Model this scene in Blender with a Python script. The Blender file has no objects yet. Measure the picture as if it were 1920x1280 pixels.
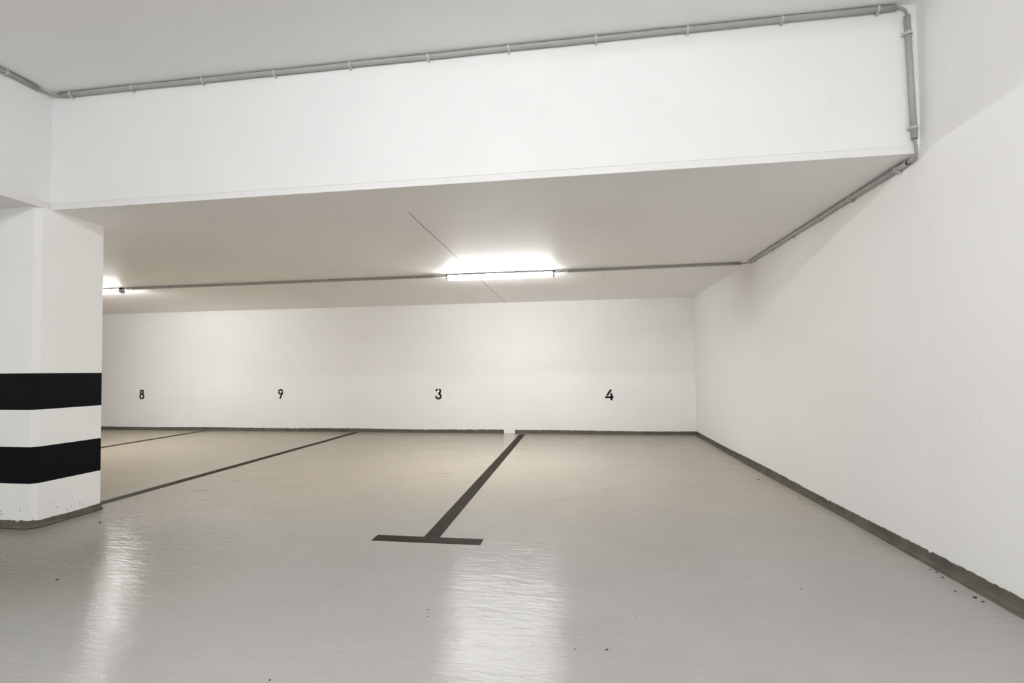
import bpy, bmesh, math, random
from mathutils import Vector, Matrix
random.seed(7)
S = bpy.context.scene
COL = S.collection

# ------------------------------------------------------------------ camera, world, exposure
F_PX, CX, CY = 952.81, 939.34, 669.83
yaw, pit, rol = (math.radians(a) for a in (-8.6256, 1.5909, -0.4975))
fwd = Vector((math.sin(yaw)*math.cos(pit), math.cos(yaw)*math.cos(pit), math.sin(pit)))
rt = Vector((math.cos(yaw), -math.sin(yaw), 0)); up = rt.cross(fwd)
r2 = rt*math.cos(rol) + up*math.sin(rol); u2 = up*math.cos(rol) - rt*math.sin(rol)
cd = bpy.data.cameras.new('camera'); cam = bpy.data.objects.new('camera', cd); COL.objects.link(cam)
cam.matrix_world = Matrix(((r2.x, u2.x, -fwd.x, 0), (r2.y, u2.y, -fwd.y, 0), (r2.z, u2.z, -fwd.z, 1.05), (0, 0, 0, 1)))
cd.sensor_width = 36; cd.lens = F_PX/1920*36
cd.shift_x = (960-CX)/1920; cd.shift_y = (CY-640)/1920
cd.clip_start = 0.02
S.camera = cam
w = bpy.data.worlds.new('world'); S.world = w; w.use_nodes = True
w.node_tree.nodes['Background'].inputs[0].default_value = (0, 0, 0, 1)
w.node_tree.nodes['Background'].inputs[1].default_value = 0
S.view_settings.view_transform = 'Standard'; S.view_settings.look = 'None'
S.view_settings.gamma = 1; S.view_settings.use_curve_mapping = False
S.view_settings.exposure = 0.28
S.cycles.max_bounces = 9; S.cycles.diffuse_bounces = 8; S.cycles.glossy_bounces = 4
S.cycles.use_adaptive_sampling = True; S.cycles.adaptive_threshold = 0.03
S.cycles.use_denoising = True; S.cycles.sample_clamp_indirect = 10
LAMP_LOW = 120.0      # emission of the tube battens under the low slab
LAMP_HIGH = 188.0     # emission of the tube battens in the high bay, behind the camera; the farther one is added

# ------------------------------------------------------------------ measures (metres)
XR, YB, ZC, YF, ZU, XL = 1.8688, 8.5964, 2.2302, 3.0787, 3.0569, -3.7086
X0, Y0 = -13.0, -6.0         # far ends of the garage, out of the photo
SK = 0.0556

# ------------------------------------------------------------------ helpers
def setp(o, label=None, cat=None, group=None, kind=None):
    for k, v in (('label', label), ('category', cat), ('group', group), ('kind', kind)):
        if v: o[k] = v
    return o
def link(name, bm, mats, parent=None, smooth=False, loc=None):
    bmesh.ops.recalc_face_normals(bm, faces=bm.faces)
    me = bpy.data.meshes.new(name); bm.to_mesh(me); bm.free()
    for m in (mats if isinstance(mats, (list, tuple)) else [mats]): me.materials.append(m)
    if smooth:
        for f in me.polygons: f.use_smooth = True
    o = bpy.data.objects.new(name, me); COL.objects.link(o)
    if parent: o.parent = parent
    if loc: o.location = loc
    return o
def empty(name, loc, **k):
    o = bpy.data.objects.new(name, None); COL.objects.link(o); o.location = loc; o.empty_display_size = .1
    return setp(o, **k)
def box(bm, a, b, mi=0, bevel=0):
    vs = [bm.verts.new((x, y, z)) for x in (a[0], b[0]) for y in (a[1], b[1]) for z in (a[2], b[2])]
    fs = []
    for q in ((0,1,3,2), (4,6,7,5), (0,4,5,1), (2,3,7,6), (0,2,6,4), (1,5,7,3)):
        f = bm.faces.new([vs[i] for i in q]); f.material_index = mi; fs.append(f)
    if bevel:
        es = {e for f in fs for e in f.edges}
        bmesh.ops.bevel(bm, geom=list(es), offset=bevel, segments=2, affect='EDGES')
def tube(bm, pts, r, n=14, r_in=None, caps=True):
    pts = [Vector(p) for p in pts]; rings = []
    nrm = None
    for i, p in enumerate(pts):
        t = (pts[min(i+1, len(pts)-1)] - pts[max(i-1, 0)]).normalized()
        if nrm is None:
            nrm = t.orthogonal().normalized()
        nrm = (nrm - t*nrm.dot(t)).normalized(); b = t.cross(nrm)
        rings.append([bm.verts.new(p + (nrm*math.cos(a) + b*math.sin(a))*r) for a in (2*math.pi*k/n for k in range(n))])
    for A, B in zip(rings, rings[1:]):
        for k in range(n):
            f = bm.faces.new((A[k], A[(k+1) % n], B[(k+1) % n], B[k])); f.smooth = True
    if r_in is None:
        if caps: bm.faces.new(rings[0][::-1]); bm.faces.new(rings[-1])
    else:                                        # a hollow pipe end: rim, then the bore
        for ring, s in ((rings[0], 1), (rings[-1], -1)):
            c = sum((v.co for v in ring), Vector())/n
            t = (pts[1]-pts[0]).normalized() if s == 1 else (pts[-2]-pts[-1]).normalized()
            inn = [bm.verts.new(c + (v.co-c)*(r_in/r)) for v in ring]
            deep = [bm.verts.new(v.co + t*0.05) for v in inn]
            for k in range(n):
                k2 = (k+1) % n
                bm.faces.new((ring[k], ring[k2], inn[k2], inn[k])); bm.faces.new((inn[k], inn[k2], deep[k2], deep[k]))
            bm.faces.new(deep)
def bezier(p0, p1, p2, p3, n=14):
    p0, p1, p2, p3 = map(Vector, (p0, p1, p2, p3))
    return [p0*(1-t)**3 + p1*3*t*(1-t)**2 + p2*3*t*t*(1-t) + p3*t**3 for t in (i/n for i in range(n+1))]

# ------------------------------------------------------------------ materials
def mat(name):
    m = bpy.data.materials.new(name); m.use_nodes = True
    nt = m.node_tree; return m, nt, nt.nodes['Principled BSDF']
def N(nt, t, **k):
    n = nt.nodes.new(t)
    for a, v in k.items(): setattr(n, a, v)
    return n
def L(nt, a, b): nt.links.new(a, b)
def math_(nt, op, a, b=None, c=None, clamp=False):
    n = N(nt, 'ShaderNodeMath', operation=op, use_clamp=clamp)
    for i, v in enumerate((a, b, c)):
        if v is None: continue
        if hasattr(v, 'links'): L(nt, v, n.inputs[i])
        else: n.inputs[i].default_value = v
    return n.outputs[0]
def noise(nt, vec, scale, detail=3, rough=.5, stretch=None):
    if stretch:
        mp = N(nt, 'ShaderNodeMapping'); mp.inputs['Scale'].default_value = stretch; L(nt, vec, mp.inputs[0]); vec = mp.outputs[0]
    n = N(nt, 'ShaderNodeTexNoise'); n.inputs['Scale'].default_value = scale
    n.inputs['Detail'].default_value = detail; n.inputs['Roughness'].default_value = rough
    L(nt, vec, n.inputs['Vector']); return n.outputs[0]
def mapr(nt, v, a, b, c=0, d=1):
    n = N(nt, 'ShaderNodeMapRange'); n.interpolation_type = 'SMOOTHSTEP'
    L(nt, v, n.inputs[0])
    for i, x in enumerate((a, b, c, d)): n.inputs[i+1].default_value = x
    return n.outputs[0]
def mix(nt, fac, a, b):
    n = N(nt, 'ShaderNodeMix', data_type='RGBA')
    if hasattr(fac, 'links'): L(nt, fac, n.inputs[0])
    else: n.inputs[0].default_value = fac
    for i, v in ((6, a), (7, b)):
        if hasattr(v, 'links'): L(nt, v, n.inputs[i])
        else: n.inputs[i].default_value = (*v, 1)
    return n.outputs[2]
def pos(nt): return N(nt, 'ShaderNodeNewGeometry').outputs['Position']
def bump(nt, h, strength, dist, nrm=None):
    b = N(nt, 'ShaderNodeBump'); b.inputs['Strength'].default_value = strength; b.inputs['Distance'].default_value = dist
    L(nt, h, b.inputs['Height'])
    if nrm: L(nt, nrm, b.inputs['Normal'])
    return b.outputs[0]
def seam(nt, P, axis, at, w, lo=None, hi=None, axis2=1):
    """mask of a hairline running along the other axis"""
    s = N(nt, 'ShaderNodeSeparateXYZ'); L(nt, P, s.inputs[0])
    wob = math_(nt, 'MULTIPLY', math_(nt, 'SUBTRACT', noise(nt, P, 1.3, 2), .5), w*4)
    d = math_(nt, 'ABSOLUTE', math_(nt, 'SUBTRACT', math_(nt, 'ADD', s.outputs[axis], wob), at))
    m = mapr(nt, d, w*.4, w, 1, 0)
    if lo is not None:
        m = math_(nt, 'MULTIPLY', m, mapr(nt, s.outputs[axis2], lo, lo+.15))
    if hi is not None:
        m = math_(nt, 'MULTIPLY', m, mapr(nt, s.outputs[axis2], hi-.15, hi, 1, 0))
    return m

WHITE = (.865, .86, .85)
def white_paint(name, base=WHITE, seams=(), rough=.55, extra=None):
    m, nt, b = mat(name); P = pos(nt)
    n1 = noise(nt, P, .8, 4, .6); n2 = noise(nt, P, 55, 3, .6)
    c = mix(nt, mapr(nt, n1, .35, .7), base, tuple(v*.965 for v in base))
    sp = mapr(nt, noise(nt, P, 26, 2, .5), .775, .80)           # tiny pin holes and paint flecks
    c = mix(nt, math_(nt, 'MULTIPLY', sp, .35), c, (.25, .24, .22))
    for axis, at, w_, dark, lo, hi, ax2 in seams:
        c = mix(nt, math_(nt, 'MULTIPLY', seam(nt, P, axis, at, w_, lo, hi, ax2), dark), c, (.10, .09, .08))
    if extra: c = extra(nt, P, c)
    L(nt, c, b.inputs['Base Color']); b.inputs['Roughness'].default_value = rough
    b.inputs['Specular IOR Level'].default_value = .25
    big = noise(nt, P, 2.2, 3, .5)
    nn = bump(nt, big, .25, .012); L(nt, bump(nt, n2, .25, .0012, nn), b.inputs['Normal'])
    return m
M_wall_back = white_paint('back wall paint', seams=((0, -5.305, .006, .05, None, None, 2), (0, .5, .004, .05, 1.2, 2.3, 2), (0, -2.4, .004, .05, None, None, 2)))
M_wall_right = white_paint('right wall paint', seams=((1, 3.02, .005, .03, None, None, 2), (1, 4.6, .004, .025, None, None, 2)))
M_ceiling_low = white_paint('low ceiling paint', base=(.885, .875, .865), seams=((0, -1.224, .006, .85, 3.5, None, 1), (0, .333, .005, .18, 5.9, None, 1)))
M_ceiling_high = white_paint('high ceiling paint', base=(.905, .905, .895))
M_fascia = white_paint('downstand paint', base=(.83, .83, .83), seams=((0, 1.42, .003, .03, None, None, 2),))
M_hidden = white_paint('far wall paint')

def pillar_chips(nt, P, c):
    s = N(nt, 'ShaderNodeSeparateXYZ'); L(nt, P, s.inputs[0])
    near = mapr(nt, s.outputs[2], .08, .34, 1, 0)
    ch = noise(nt, P, 42, 4, .62)
    th = math_(nt, 'ADD', ch, math_(nt, 'MULTIPLY', near, .115))
    chips = mapr(nt, th, .755, .775)
    return mix(nt, chips, c, (.16, .15, .13))
M_pillar = white_paint('pillar white paint', base=(.86, .855, .845), extra=pillar_chips)
def flat(name, col, rough=.5, spec=.3, bs=0, bscale=60, vary=.1, metal=0):
    m, nt, b = mat(name); P = pos(nt)
    n = noise(nt, P, bscale/6, 4, .6)
    L(nt, mix(nt, mapr(nt, n, .3, .7), col, tuple(v*(1-vary) for v in col)), b.inputs['Base Color'])
    b.inputs['Roughness'].default_value = rough; b.inputs['Specular IOR Level'].default_value = spec; b.inputs['Metallic'].default_value = metal
    if bs: L(nt, bump(nt, noise(nt, P, bscale, 4, .6), bs, .003), b.inputs['Normal'])
    return m
M_band = flat('black band paint', (.004, .0055, .0065), .6, .09, .2, 50, .2)
M_skirt = flat('grey skirting paint', (.125, .117, .095), .65, .2, .9, 45, .35)
M_line = flat('dark line paint', (.030, .023, .014), .6, .07, .15, 80, .3)
M_digit = flat('black number paint', (.008, .008, .008), .6, .2)
M_pipe = flat('grey conduit plastic', (.40, .40, .385), .45, .35, 0, 30, .08)
M_clip = flat('light clip plastic', (.53, .53, .515), .45, .35, 0, 30, .05)
M_cable = flat('grey cable sheath', (.36, .35, .34), .5, .3, 0, 30, .05)
M_housing = flat('lamp housing plastic', (.02, .02, .02), .5, .1, 0, 30, .03)
M_grit = flat('dark grit', (.03, .028, .025), .9, .1)
def emitter(name, col, s):
    m, nt, b = mat(name)
    b.inputs['Base Color'].default_value = (.85, .85, .85, 1); b.inputs['Roughness'].default_value = .4
    b.inputs['Emission Color'].default_value = (*col, 1); b.inputs['Emission Strength'].default_value = s
    return m
M_glow_low = emitter('cool white tube diffuser', (.98, .995, 1), LAMP_LOW)
M_glow_high = emitter('neutral tube diffuser', (.99, .996, 1), LAMP_HIGH)

def floor_material():
    m, nt, b = mat('coated concrete floor'); P = pos(nt)
    s = N(nt, 'ShaderNodeSeparateXYZ'); L(nt, P, s.inputs[0])
    grey = mix(nt, mapr(nt, noise(nt, P, .9, 4, .6), .3, .7), (.39, .382, .372), (.355, .347, .335))
    # tyre dust and rust-brown film inside the parking bays
    n1 = noise(nt, P, 1.0, 5, .62, (1.0, .45, 1)); n2 = noise(nt, P, 5, 4, .65, (.5, 2.0, 1))
    bay = mapr(nt, math_(nt, 'ADD', s.outputs[1], math_(nt, 'MULTIPLY', n1, 2.0)), 3.4, 6.0)
    leftm = mapr(nt, s.outputs[0], 1.6, -6.0, .55, 1.0)
    dust = math_(nt, 'MULTIPLY', bay, leftm)
    c = mix(nt, math_(nt, 'MULTIPLY', dust, .8), grey, (.47, .385, .27))
    # darker olive patch on the floor beside the pillar, fading out with noise
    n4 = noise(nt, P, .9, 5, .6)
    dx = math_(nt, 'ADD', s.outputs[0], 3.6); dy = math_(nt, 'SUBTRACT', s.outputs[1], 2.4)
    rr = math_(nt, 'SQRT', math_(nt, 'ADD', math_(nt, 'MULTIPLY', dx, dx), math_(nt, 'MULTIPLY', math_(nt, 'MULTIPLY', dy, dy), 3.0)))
    tint = mapr(nt, math_(nt, 'ADD', rr, math_(nt, 'MULTIPLY', n4, 1.4)), .9, 2.9, .92, 0)
    c = mix(nt, tint, c, (.215, .195, .145))
    streak = math_(nt, 'MULTIPLY', mapr(nt, n2, .56, .78), math_(nt, 'MULTIPLY', dust, .7))
    c = mix(nt, streak, c, (.20, .15, .09))
    # short dark scuffs drawn along x by turning wheels
    sc = mapr(nt, noise(nt, P, 3.0, 3, .7, (.8, 9, 1)), .70, .76)
    c = mix(nt, math_(nt, 'MULTIPLY', sc, math_(nt, 'MULTIPLY', bay, .35)), c, (.15, .11, .07))
    dots = mapr(nt, noise(nt, P, 38, 1, .4), .80, .83)
    c = mix(nt, math_(nt, 'MULTIPLY', dots, .7), c, (.06, .055, .05))
    L(nt, c, b.inputs['Base Color'])
    L(nt, mapr(nt, noise(nt, P, 1.6, 3, .6), .3, .7, .07, .13), b.inputs['Roughness'])
    b.inputs['Specular IOR Level'].default_value = .13
    # trowelled, slightly orange-peel coat: ripples longer across than along
    h0 = noise(nt, P, 2.6, 3, .5); h1 = noise(nt, P, 6.5, 4, .55, (.35, 1.6, 1)); h2 = noise(nt, P, 21, 5, .62, (.40, 1.5, 1)); h3 = noise(nt, P, 110, 2, .5)
    nn = bump(nt, h0, .25, .012); nn = bump(nt, h1, .28, .012, nn); nn = bump(nt, h2, .8, .0042, nn); nn = bump(nt, h3, .4, .0006, nn)
    L(nt, nn, b.inputs['Normal'])
    return m
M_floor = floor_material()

# ------------------------------------------------------------------ the setting
def sbox(name, a, b, m):
    bm = bmesh.new(); box(bm, a, b); return setp(link(name, bm, m), kind='structure')
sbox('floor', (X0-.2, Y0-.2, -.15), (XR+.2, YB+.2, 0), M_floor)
sbox('wall_back', (X0, YB, 0), (XR+.2, YB+.2, ZC), M_wall_back)
sbox('wall_right', (XR, Y0, 0), (XR+.2, YB, ZU), M_wall_right)
sbox('wall_left', (X0-.2, Y0, 0), (X0, YB+.2, ZC), M_hidden)
sbox('wall_front', (X0, Y0-.2, 0), (XR+.2, Y0, ZU), M_hidden)
# the low slab: an L round the high bay; its inner sides are the two tall downstand faces
def low_slab():
    bm = bmesh.new(); T = ZU+.2
    out = [(X0, Y0), (XL, Y0), (XL, YF), (XR, YF), (XR, YB), (X0, YB)]
    for z in (ZC, T):
        bm.faces.new([bm.verts.new((x, y, z)) for x, y in out])
    bm.verts.ensure_lookup_table()
    n = len(out)
    for i in range(n):
        j = (i+1) % n
        f = bm.faces.new((bm.verts[i], bm.verts[j], bm.verts[n+j], bm.verts[n+i]))
    return bm
setp(link('ceiling_low', low_slab(), M_ceiling_low), kind='structure')
sbox('ceiling_high', (XL, Y0, ZU), (XR+.2, YF, ZU+.2), M_ceiling_high)
# plaster faces of the two downstands, stopping above a slightly recessed edge strip
def downstand():
    t = .012; z0 = ZC+.040
    bm = bmesh.new(); box(bm, (XL+t, YF-t, z0), (XR, YF, ZU))
    setp(link('wall_upper_back', bm, M_fascia), kind='structure')
    bm = bmesh.new(); box(bm, (XL, Y0, z0), (XL+t, YF, ZU))
    setp(link('wall_upper_left', bm, M_fascia), kind='structure')
    # edge strip leaning inwards
    bm = bmesh.new()
    a = [(XL, YF-.0095, z0), (XL, YF-.001, ZC+.001), (XL, YF, ZC+.001), (XL, YF, z0)]
    v0 = [bm.verts.new(p) for p in a]; v1 = [bm.verts.new((XR, p[1], p[2])) for p in a]
    for k in range(4): bm.faces.new((v0[k], v0[(k+1) % 4], v1[(k+1) % 4], v1[k]))
    bm.faces.new(v0); bm.faces.new(v1[::-1])
    setp(link('trim_1', bm, M_fascia), kind='structure')
    bm = bmesh.new()
    a = [(XL+.0095, z0), (XL+.001, ZC+.001), (XL, ZC+.001), (XL, z0)]
    v0 = [bm.verts.new((x, Y0, z)) for x, z in a]; v1 = [bm.verts.new((x, YF-.010, z)) for x, z in a]
    for k in range(4): bm.faces.new((v0[k], v0[(k+1) % 4], v1[(k+1) % 4], v1[k]))
    bm.faces.new(v0); bm.faces.new(v1[::-1])
    setp(link('trim_2', bm, M_fascia), kind='structure')
downstand()

# coved skirting, hand-trowelled: wavy upper edge, foot running out on to the floor
def cove(path, nrm, name=None, parent=None, closed=False, hgt=SK, step=.022, foot=.040):
    """path: list of xy; nrm: outward normals (xy) at every path point"""
    bm = bmesh.new(); rings = []
    for i in range(len(path)-(0 if closed else 1)):
        a, b = Vector(path[i]), Vector(path[(i+1) % len(path)]); na, nb = Vector(nrm[i]), Vector(nrm[(i+1) % len(path)])
        k = max(1, int((b-a).length/step))
        for j in range(k + (1 if (not closed and i == len(path)-2) else 0)):
            t = j/k; p = a.lerp(b, t); n = na.lerp(nb, t)
            s = (a-b).length*t + i*3.7
            h = hgt + .004*math.sin(s*2.3) + random.uniform(-.003, .003) - (.010 if random.random() < .025 else 0)
            q = .010 + .0015*math.sin(s*5)
            w_ = foot + .15*foot*math.sin(s*1.7) + random.uniform(-.002, .002)
            prof = [(0, h+.001), (.006, h), (q, h*.6), (q+.004, h*.32), (q+.013, .006), (w_, .0012), (w_+.004, 0), (0, 0)]
            rings.append([bm.verts.new((p.x+n.x*d, p.y+n.y*d, z)) for d, z in prof])
    m = len(rings); np_ = 8
    for i in range(m if closed else m-1):
        A, B = rings[i], rings[(i+1) % m]
        for k in range(np_):
            bm.faces.new((A[k], A[(k+1) % np_], B[(k+1) % np_], B[k]))
    if not closed: bm.faces.new(rings[0]); bm.faces.new(rings[-1][::-1])
    return link(name, bm, M_skirt, parent)
setp(cove([(XR, Y0), (XR, YB-.001)], [(-1, 0), (-1, -0)], 'baseboard_right'), kind='structure')
setp(cove([(-1.071, YB), (XR-.001, YB)], [(0, -1), (0, -1)], 'baseboard_back'), kind='structure')
setp(cove([(X0, YB), (-1.263, YB)], [(0, -1), (0, -1)], 'baseboard_back_left'), kind='structure')

# ------------------------------------------------------------------ pillar
def pillar():
    px0, px1, py0, py1 = -4.26, XL, 2.990, 3.493; c = .034
    root = empty('pillar', ((px0+px1)/2, (py0+py1)/2, 0),
                 label='white square pillar with two wide black bands and chipped foot, under the low ceiling corner', cat='pillar')
    def ring(d=0):
        return [(px0+c, py0), (px1-c, py0), (px1, py0+c), (px1, py1-.008), (px1-.008, py1), (px0+c, py1), (px0, py1-c), (px0, py0+c)]
    zs = [0, .3051, .5573, .8133, 1.0665, ZC]
    bm = bmesh.new(); rings = []
    for z in zs: rings.append([bm.verts.new((x-root.location.x, y-root.location.y, z)) for x, y in ring()])
    for i in range(5):
        for k in range(8):
            f = bm.faces.new((rings[i][k], rings[i][(k+1) % 8], rings[i+1][(k+1) % 8], rings[i+1][k]))
            f.material_index = 1 if i in (1, 3) else 0
    bm.faces.new(rings[0][::-1]); bm.faces.new(rings[-1])
    link('shaft', bm, [M_pillar, M_band], root)
    loc = [(x-root.location.x, y-root.location.y) for x, y in ring()]
    n = []
    for i in range(8):
        a, b, d = Vector(loc[i-1]), Vector(loc[i]), Vector(loc[(i+1) % 8])
        e1 = (b-a).normalized(); e2 = (d-b).normalized()
        v = Vector((e1.y, -e1.x)) + Vector((e2.y, -e2.x)); n.append(tuple(v.normalized()))
    setp(cove(loc, n, 'skirting', root, closed=True, hgt=.050, foot=.014), label='rough dark grey painted foot')
pillar()

# ------------------------------------------------------------------ painted bay numbers
def ribbon(bm, pts, w, t=.0015):
    pts = [Vector(p) for p in pts]; Lf = []; Rt = []
    for i, p in enumerate(pts):
        d1 = (p-pts[i-1]).normalized() if i else (pts[1]-p).normalized()
        d2 = (pts[i+1]-p).normalized() if i < len(pts)-1 else d1
        n1 = Vector((-d1.y, d1.x)); n2 = Vector((-d2.y, d2.x)); n = (n1+n2).normalized()
        s = w/2/max(.6, n.dot(n1)); Lf.append(p+n*s); Rt.append(p-n*s)
    def V(q, y): return bm.verts.new((q.x, y, q.y))
    fl = [V(q, -t) for q in Lf]; fr = [V(q, -t) for q in Rt]; bl = [V(q, 0) for q in Lf]; br = [V(q, 0) for q in Rt]
    for i in range(len(pts)-1):
        bm.faces.new((fl[i], fl[i+1], fr[i+1], fr[i])); bm.faces.new((bl[i], br[i], br[i+1], bl[i+1]))
        bm.faces.new((fl[i], bl[i], bl[i+1], fl[i+1])); bm.faces.new((fr[i], fr[i+1], br[i+1], br[i]))
    for i in (0, -1): bm.faces.new((fl[i], fr[i], br[i], bl[i]))
def smoothed(p, n=2):
    for _ in range(n):
        q = [p[0]]
        for a, b in zip(p, p[1:]):
            q += [(a[0]*.75+b[0]*.25, a[1]*.75+b[1]*.25), (a[0]*.25+b[0]*.75, a[1]*.25+b[1]*.75)]
        q.append(p[-1]); p = q
    return p
three = [smoothed([(-117, 140), (-85, 195), (-28, 220)]),
         smoothed([(32, 222), (85, 190), (100, 130), (85, 70), (20, 22), (-5, 22)]),
         smoothed([(-5, 14), (70, -10), (115, -75), (115, -145), (75, -205), (0, -225), (-65, -205), (-105, -155), (-125, -105)])]
four = [[(-12, 232), (-200, -38)], [(-285, -112), (98, -112)], [(0, 75), (0, -250)]]
four = [[(x+55, y) for x, y in s] for s in four]
eL = smoothed([(-8, 195), (-62, 172), (-82, 115), (-60, 55), (-30, 18), (-75, -25), (-103, -90), (-90, -160), (-40, -200), (-6, -205)])
eight = [eL, [(-x, y) for x, y in eL]]
def arc(cx, cy, r, a0, a1, n=14): return [(cx+r*math.cos(math.radians(a0+(a1-a0)*i/n)), cy+r*math.sin(math.radians(a0+(a1-a0)*i/n))) for i in range(n+1)]
nine = [arc(0, 92, 99, 176, 4), arc(0, 92, 99, 184, 352), [(96, 70), (72, -10), (-32, -235)]]
def digit(strokes, wd, s, x, z, word, label):
    bm = bmesh.new()
    for st in strokes: ribbon(bm, [(a*s, b*s) for a, b in st], wd*s*1.07)
    o = link('wall_number', bm, M_digit, loc=(x, YB-.0004, z))
    setp(o, label=label, cat='number', group='bay numbers stencilled on the back wall')
digit(eight, 74, .000395, -8.26, .674, '8', 'black stencilled 8 on the back wall, nearest the banded pillar')
digit(nine, 72, .000375, -5.385, .680, '9', 'black stencilled 9 on the back wall')
digit(three, 80, .000370, -2.412, .670, '3', 'black stencilled 3 on the back wall')
digit(four, 84, .000362, .517, .650, '4', 'black stencilled 4 on the back wall, nearest the right wall')

# ------------------------------------------------------------------ painted bay lines
def bay_line(x, y0, y1, label, bar=True, bx=None):
    bm = bmesh.new(); w2 = .0507; t = .0016; yb0, yb1 = 3.053, 3.161
    if bar:
        bx = bx or (-.36, .335)
        out = [(bx[0], yb0), (bx[1], yb0), (bx[1], yb1), (w2, yb1), (w2, y1), (-w2, y1), (-w2, yb1), (bx[0], yb1)]
    else: out = [(-w2, y0), (w2, y0), (w2, y1), (-w2, y1)]
    a = [bm.verts.new((q[0], q[1]-y0, t)) for q in out]; b = [bm.verts.new((q[0], q[1]-y0, 0)) for q in out]
    bm.faces.new(a); bm.faces.new(b[::-1])
    for i in range(len(out)): j = (i+1) % len(out); bm.faces.new((b[i], b[j], a[j], a[i]))
    setp(link('bay_line', bm, M_line, loc=(x, y0, 0)), label=label, cat='parking line', group='painted parking bay lines')
bay_line(-.9353, 3.053, YB-.13, 'dark painted line with T-shaped end on the floor between bays 3 and 4')
bay_line(-3.880, 3.56, YB-.10, 'dark painted floor line running from the pillar foot between bays 9 and 3', bar=False)
bay_line(-6.853, 3.053, YB-.10, 'thin dark painted floor line farthest left, between bays 8 and 9')

# ------------------------------------------------------------------ conduits, clips, cables
PR = .0155
def make_clip(parent, at, along, wall, other):
    """open saddle clip: a ring segment round the pipe plus a screw foot on the wall; vectors are unit axes"""
    along, wall, other = map(Vector, (along, wall, other)); at = Vector(at)
    bm = bmesh.new(); n = 12; R0, R1 = PR+.0005, PR+.0045; hw = .007; rings = []
    for i in range(n+1):
        a = math.radians(-120+240*i/n)
        d = -wall*math.cos(a) + other*math.sin(a)
        rings.append([bm.verts.new(at+d*r+along*s) for r, s in ((R0, -hw), (R1, -hw), (R1, hw), (R0, hw))])
    for A, B in zip(rings, rings[1:]):
        for k in range(4): bm.faces.new((A[k], A[(k+1) % 4], B[(k+1) % 4], B[k]))
    bm.faces.new(rings[0]); bm.faces.new(rings[-1][::-1])
    c = at + wall*(PR+.001)
    c2 = at + other*(PR+.007) + wall*(PR-.006)              # nose of the clip with its locking lug
    for cc, hx in ((c, (hw, .0045, .010)), (c2, (hw, .007, .0045))):
        vs = [bm.verts.new(cc + along*sx*hx[0] + wall*sw*hx[1] + other*so*hx[2]) for sx in (-1, 1) for sw in (-1, 1) for so in (-1, 1)]
        for q in ((0,1,3,2), (4,6,7,5), (0,4,5,1), (2,3,7,6), (0,2,6,4), (1,5,7,3)): bm.faces.new([vs[i] for i in q])
    return link('clip', bm, M_clip, parent)
def conduit(a, b, clips, wall, other, label, hollow=False, wob=.0):
    a, b = Vector(a), Vector(b); root = empty('conduit', a, label=label, cat='conduit', group='grey cable conduits')
    n = max(2, int((b-a).length/.25)); pts = []
    for i in range(n+1):
        p = (b-a)*(i/n); e = 0 if i in (0, n) else 1
        pts.append(p + Vector(other)*math.sin(i*1.9)*wob*e)
    bm = bmesh.new(); tube(bm, pts, PR, 16, r_in=PR*.8 if hollow else None)
    link('pipe', bm, M_pipe, root)
    d = (b-a).normalized()
    for s in clips:
        make_clip(root, d*s, d, wall, other)
    return root
ZU1 = ZU-PR-.004; YF1 = YF-.012-PR-.003
conduit((XL+.09, YF1, ZU1), (1.755, YF1, ZU1), [x-(XL+.09) for x in (-3.52, -3.03, -2.49, -1.96, -1.43, -.91, -.398, .13, .657, 1.171, 1.665)], (0, 1, 0), (0, 0, -1),
        'long grey conduit on the white downstand just under the high ceiling', wob=.0012)
conduit((1.812, YF1, 2.985), (1.830, YF1, 2.300), [.10, .625], (0, 1, 0), (-1, 0, 0),
        'short upright grey conduit on the downstand beside the right wall', hollow=True)
conduit((XR-PR-.003, 3.150, ZC-.024), (XR-PR-.003, 5.80, ZC-.020), [.09, .60, 1.06, 1.56, 2.04, 2.52], (1, 0, 0), (0, 0, -1),
        'grey conduit on the right wall just under the low ceiling', hollow=True, wob=.0015)
conduit((XL+.012+PR+.003, Y0, ZU1), (XL+.012+PR+.003, YF1-.10, ZU1), [s for s in (6.4, 7.0, 7.6, 8.2, 8.75)], (-1, 0, 0), (0, 0, -1),
        'grey conduit at upper left running to the corner of the high ceiling', wob=.0012)
LY, LZ = 5.955, ZC
conduit((-6.03, 6.010, ZC-PR-.003), (-1.72, 5.965, ZC-PR-.003), [.10, .65, 1.21, 1.79, 2.37, 2.96, 3.59, 4.08], (0, 0, 1), (0, -1, 0),
        'thin grey conduit across the low ceiling between the two lit battens')
conduit((-.10, 5.935, ZC-PR-.003), (1.78, 5.885, ZC-PR-.003), [.16, .60, 1.25, 1.78], (0, 0, 1), (0, -1, 0),
        'thin grey conduit across the low ceiling from the lit batten to the right wall')
def cable(pts, r, label):
    o = Vector(pts[0]); bm = bmesh.new(); tube(bm, [Vector(p)-o for p in pts], r, 10)
    setp(link('cable', bm, M_cable, loc=o), label=label, cat='cable', group='bare grey cables bridging the conduits')
cable(bezier((1.756, YF1, ZU1), (1.795, YF1, ZU1), (1.812, YF1, 3.02), (1.812, YF1, 2.986)), .0065,
      'bare grey cable bend at the top right corner of the downstand')
cable(bezier((1.830, YF1, 2.299), (1.835, YF1, 2.24), (1.846, YF1-.005, 2.205), (XR-PR-.003, 3.10, ZC-.030)) +
      bezier((XR-PR-.003, 3.10, ZC-.030), (XR-PR-.003, 3.11, ZC-.026), (XR-PR-.003, 3.13, ZC-.024), (XR-PR-.003, 3.149, ZC-.024), 5)[1:], .0075,
      'bare grey cable hooking round the lower edge of the downstand by the right wall')
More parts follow.
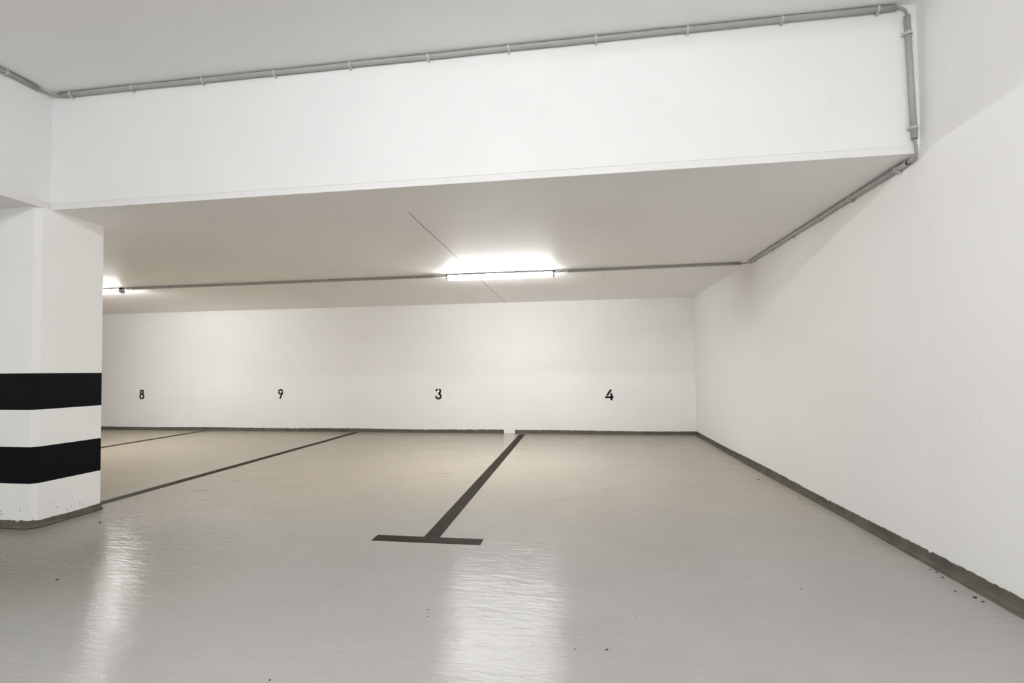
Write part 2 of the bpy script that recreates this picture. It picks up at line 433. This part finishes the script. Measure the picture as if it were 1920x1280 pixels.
cable(bezier((XL+.012+PR+.003, YF1-.099, ZU1), (XL+.012+PR+.003, YF1-.03, ZU1-.002), (XL+.05, YF1, ZU1-.002), (XL+.089, YF1, ZU1)), .008,
      'bare grey cable bend in the upper left corner under the high ceiling')
cable(bezier((XR-PR-.003, 5.801, ZC-.020), (XR-PR-.003, 5.86, ZC-.019), (1.83, 5.884, ZC-PR-.003), (1.781, 5.885, ZC-PR-.003)), .0075,
      'bare grey cable bend where the right wall meets the low ceiling')

# ------------------------------------------------------------------ battens
def batten(x0, x1, y, z, glow, label):
    cx = (x0+x1)/2; hl = (x1-x0)/2
    root = empty('batten_light', (cx, y, z), label=label, cat='ceiling light', group='tube light battens')
    def prof_extrude(name, prof, xa, xb, m, smooth=False):
        bm = bmesh.new(); a = [bm.verts.new((xa, p, q)) for p, q in prof]; b = [bm.verts.new((xb, p, q)) for p, q in prof]; n = len(prof)
        for i in range(n): j = (i+1) % n; bm.faces.new((a[i], a[j], b[j], b[i]))
        bm.faces.new(a[::-1]); bm.faces.new(b)
        return link(name, bm, m, root)
    prof_extrude('housing', [(-.040, 0), (-.045, -.005), (-.045, -.018), (-.036, -.022), (.036, -.022), (.045, -.018), (.045, -.005), (.040, 0)], -hl, hl, M_housing)
    r = [(.030, -.0225), (.039, -.030), (.0425, -.040), (.0425, -.052), (.037, -.063), (.025, -.071), (.009, -.075)]
    r = r + [(-p, q) for p, q in r[::-1]]
    prof_extrude('diffuser', [(-p, q) for p, q in r], -hl+.022, hl-.022, glow)
    for s in (-1, 1):
        r2_ = [(p*1.05, q*1.03+.001) for p, q in r]
        prof_extrude('end_cap', [(-p, q) for p, q in r2_], s*hl, s*(hl-.021), M_clip)
        bm = bmesh.new(); tube(bm, [(s*(hl-.001), 0, -.019), (s*(hl+.014), 0, -.019), (s*(hl+.022), 0, -.019)], .0095, 12); link('cable_gland', bm, M_clip, root)
    for k in (-.8, -.27, .27, .8):
        for sy in (-1, 1):
            bm = bmesh.new(); box(bm, (k*hl-.007, sy*.0475-.002, -.034), (k*hl+.007, sy*.0405+.002, -.014)); link('latch', bm, M_housing, root)
    return root
batten(-1.560, -.262, LY, ZC, M_glow_low, 'lit tube batten at the middle of the low ceiling')
batten(-7.410, -6.105, 6.02, ZC, M_glow_low, 'lit tube batten at far left, mostly hidden by the banded pillar')
batten(-1.0, .3, -.40, ZU, M_glow_high, 'lit tube batten on the high ceiling just behind the viewer')
batten(-2.2, -.9, -3.60, ZU, M_glow_high, 'added fill tube batten on the high ceiling far behind the viewer')  # invented lamp, added to brighten the high ceiling and left downstand
batten(-7.410, -6.105, -.40, ZC, M_glow_low, 'added unseen fill tube batten under the low ceiling left of the pillar')  # unseen lamp added as fill for the area left of the pillar
# flexible tails joining the middle batten to its conduits
cable(bezier((-1.583, LY, ZC-.019), (-1.63, LY, ZC-.020), (-1.67, 5.965, ZC-PR-.003), (-1.719, 5.965, ZC-PR-.003)), .006, 'short cable tail at the left end of the middle lit batten')
cable(bezier((-.239, LY, ZC-.019), (-.19, LY, ZC-.021), (-.15, 5.935, ZC-PR-.003), (-.101, 5.935, ZC-PR-.003)), .006, 'short cable tail at the right end of the middle lit batten')
cable(bezier((-6.082, 6.02, ZC-.019), (-6.07, 6.02, ZC-.019), (-6.05, 6.012, ZC-PR-.003), (-6.031, 6.010, ZC-PR-.003)), .006, 'short cable tail at the right end of the far left batten')

# ------------------------------------------------------------------ loose grit on the floor
grit = [(1.800, 2.979, .006), (1.808, 2.945, .007), (1.790, 2.876, .007), (1.734, 2.703, .006), (1.775, 2.643, .010), (1.778, 2.601, .007),
        (-1.058, 1.63, .005), (-2.66, 2.267, .009), (.093, 1.978, .006), (-.026, 1.966, .004), (-3.375, 3.171, .010), (-.671, 2.201, .004),
        (-.653, 2.139, .004), (1.76, 4.475, .008), (1.683, 5.18, .009)]
for i, (x, y, r) in enumerate(grit):
    bm = bmesh.new(); bmesh.ops.create_icosphere(bm, subdivisions=2, radius=1)
    for v in bm.verts:
        v.co *= random.uniform(.8, 1.1); v.co.x *= r*.95; v.co.y *= r*.7; v.co.z = max(0, (v.co.z*.4+.35))*r*.8
    wall_ = x > 1.6
    setp(link('grit', bm, M_grit, loc=(x, y, 0)), cat='grit',
         label='dark speck of grit on the floor along the right wall' if wall_ else 'dark speck of grit on the open grey floor',
         group='grit along the right wall' if wall_ else 'grit on the open floor')
